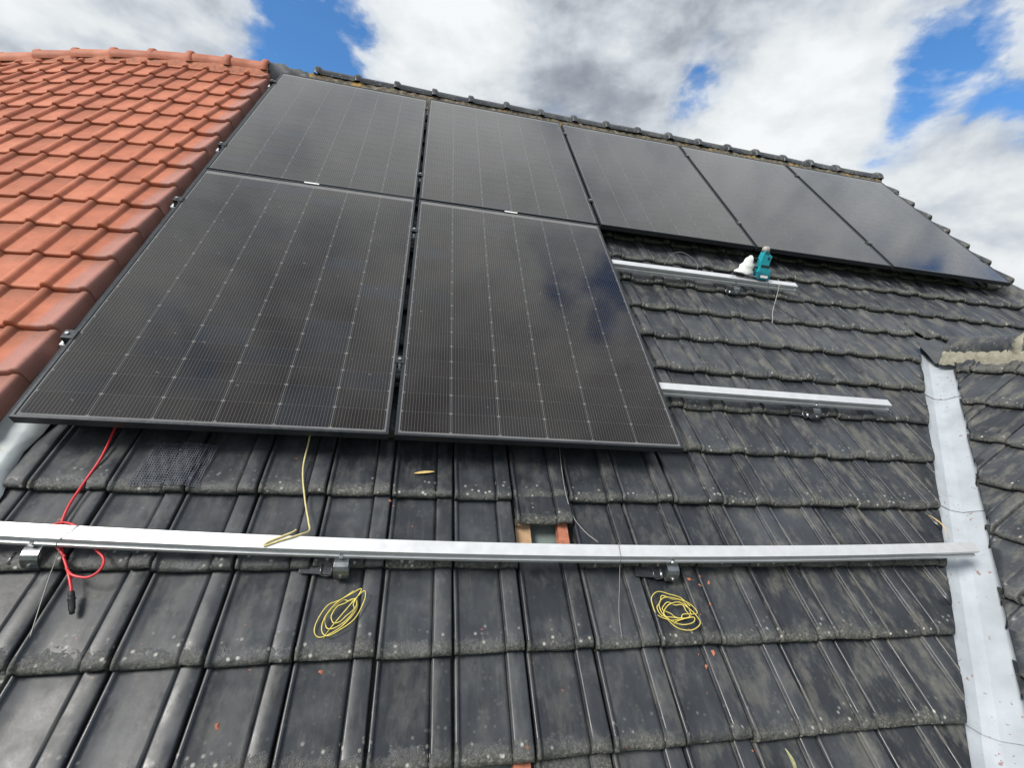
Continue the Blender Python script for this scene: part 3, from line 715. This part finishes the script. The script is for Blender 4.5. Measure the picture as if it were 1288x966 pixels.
def leaf(name, lab, cat, a, b_, w_, mat, bend=.01):
    a, b_ = Vector(a), Vector(b_); d = (b_-a); s_ = d.normalized().cross(Vector((0, 0, 1))); P = []
    for i in range(9):
        t_ = i/8; c_ = a + d*t_ + Vector((0, 0, bend*math.sin(math.pi*t_))) ; ww = w_*math.sin(math.pi*min(max(t_*.94+.03, 0), 1))**.7
        P.append([c_ - s_*ww + Vector((0, 0, .002)), c_ , c_ + s_*ww + Vector((0, 0, .002))])
    return tag(MB().grid(P).build(name, mat, None, ROOF, True), lab, cat)
leaf('straw_piece', 'short flat piece of yellow straw lying on a tile under the panel', 'straw', (1.232, -.085, NB+.024), (1.305, -.075, NB+.024), .005, MSTRAW, .002)
leaf('grass_blade', 'thin dry grass blade lying beside the pale metal valley', 'grass blade', (3.43, -.215, NB+.032), (3.46, -.325, NB+.026), .0035, MSTRAW, .02)
leaf('leaf', 'pale green pointed leaf standing between tiles near the roof edge', 'leaf', (2.331, -1.02, NB+.02), (2.322, -.952, NB+.03), .006, MGREEN, .012)
# patch of netting over one tile
net = MB(); nu, nv = 26, 18
def npnt(i, j, k=0):
    u = .352 + .195*i/nu + .01*j/nv; v = -.165 + .17*j/nv
    x = ((u - U0) % TW); z = .010 if x > .152 else (.008 if x < .016 else 0)
    y = (v - .074) % TL_
    z += .028*(1 - y/TL_)
    return Vector((u, v, NB + z + .0085 + .003*math.sin(i*1.3)*math.cos(j*.9)))
for i in range(nu+1): net.tube([npnt(i, j) for j in range(0, nv+1)], .0014, 3, False)
for j in range(nv+1): net.tube([npnt(i, j) for i in range(0, nu+1)], .0014, 3, False)
tag(net.build('netting_patch', MNET, None, ROOF, True), 'patch of dark woven plastic netting spread over a tile by the red cable', 'netting')
# crumbs of clay left from cutting
cr = MB(); rd = random.Random(12)
def crumb(u, v, s_):
    x = ((u - U0) % TW); z = .0105 if x > .155 else (.008 if x < .016 else 0)
    y = (v - .074) % TL_; z += .028*(1 - y/TL_)
    Mx = T((u, v, NB + z + s_*.15)) @ Matrix.Rotation(rd.uniform(0, 6), 4, 'Z') @ Matrix.Rotation(rd.uniform(-.4, .4), 4, 'X')
    pts = [(-s_, -s_*.5, 0), (s_*rd.uniform(.5, 1.1), -s_*.6, 0), (s_*rd.uniform(.3, 1), s_*.6, 0), (-s_*.7, s_*rd.uniform(.2, .7), 0), (0, 0, s_*rd.uniform(.3, .6)), (0, 0, -s_*.3)]
    cr.add([Mx @ Vector(p) for p in pts], [(0, 1, 4), (1, 2, 4), (2, 3, 4), (3, 0, 4), (1, 0, 5), (2, 1, 5), (3, 2, 5), (0, 3, 5)])
for _ in range(16): crumb(rd.uniform(.45, 2.9), rd.choice([-.69, -.70, -.44, rd.uniform(-.95, -.42), rd.uniform(-.95, -.42), -.945]) + rd.uniform(-.012, .012), rd.uniform(.0018, .0042))
for _ in range(11): crumb(rd.gauss(2.18, .09), rd.gauss(-.52, .07), rd.uniform(.003, .008))
for u, v, s_ in ((2.205, -.70, .009), (2.17, -.735, .008), (2.20, -.47, .010), (2.215, -.475, .006), (2.28, -.48, .007), (1.02, -.70, .007), (.80, -.81, .008), (.98, -.95, .009), (1.155, -.19, .008), (1.17, -.21, .005)): crumb(u, v, s_)
o = tag(cr.build('clay_crumbs', MCLAY, None, ROOF), 'orange clay crumbs scattered over the black tiles', 'clay crumbs'); o['kind'] = 'stuff'
# ------------------------------------------------------------------ teal cordless tool on the bare rail
tl = thing('power_tool', 'teal cordless power tool with white rag and steel plate on the bare rail', 'power tool', ROOF @ T((3.262, 1.380, -.036)) @ Matrix.Rotation(RAD(-3), 4, 'Z') @ Matrix.Rotation(-PITCH*.72, 4, 'X') @ Matrix.Scale(.76, 4))
MB().add([(-.17, -.03, .030), (.03, -.03, .012), (.05, .05, .012), (-.14, .06, .028), (-.17, -.03, .036), (.03, -.03, .020), (.05, .05, .020), (-.14, .06, .034)], [(3,2,1,0),(4,5,6,7),(0,1,5,4),(1,2,6,5),(2,3,7,6),(3,0,4,7)]).build('base_plate', MPLATE, tl, None, False, .002)
MB().box((-.14, .0, 0), (-.06, .05, .032)).build('plate_foot', MBLK, tl, None, False, .004)
P = []; rd = random.Random(3)
for i in range(9):
    t_ = i/8; z = .03 + .145*t_
    rr = (.066*(1-t_)**.6 + .010)*(1 + .12*math.sin(i*2.1))
    P.append([(-.072 + .030*t_ + math.cos(2*math.pi*j/12)*rr*(1+.16*math.sin(j*2.7+i)), .01 + math.sin(2*math.pi*j/12)*rr*.6, z + .008*math.sin(j*1.9)) for j in range(13)])
P.append([(-.040, .01, .182)]*13)
MB().grid(P).build('white_rag', MWHITE, tl, None, True)
def slab(poly, y0, y1):
    n = len(poly); vs = [(x, y0, z) for x, z in poly] + [(x, y1, z) for x, z in poly]
    return MB().add(vs, [tuple(range(n)), tuple(range(n, 2*n))[::-1]] + [(i, (i+1) % n, (i+1) % n+n, i+n) for i in range(n)])
slab([(.03, .055), (.145, .045), (.150, .085), (.120, .100), (.118, .150), (.128, .195), (.098, .212), (.085, .235), (.050, .240), (.040, .205), (.030, .150), (.038, .10)], -.028, .028).build('housing', MTEAL, tl, None, False, .007)
slab([(.035, .0), (.148, .0), (.152, .045), (.033, .058)], -.034, .034).build('battery', MTEALD, tl, None, False, .006)
MB().tube([(.066, 0, .225), (.068, 0, .245), (.070, 0, .262), (.070, 0, .270)], [.030, .031, .028, .015], 12).build('motor_cap', MKNOB, tl, None, True)
MB().tube([(.0, 0, .095), (.045, 0, .093)], .007, 8).build('guide_arm', MBLK, tl)
MB().tube([(-.03, .012, .165), (.045, .012, .160)], .006, 8).build('guide_arm', MBLK, tl)
MB().box((.045, -.0312, .100), (.120, -.0285, .118)).build('grip_band', MBLK, tl, None, False, .001)
for q in range(4): MB().box((.054 + q*.010, -.0302, .205), (.058 + q*.010, -.0285, .225)).build('vent_slot', MBLK, tl)
MB().box((.060, -.036, .016), (.125, -.0335, .036)).build('battery_label', MWHITE, tl)
MB().box((.088, -.0305, .165), (.104, -.0285, .186)).build('switch', MBLK, tl)
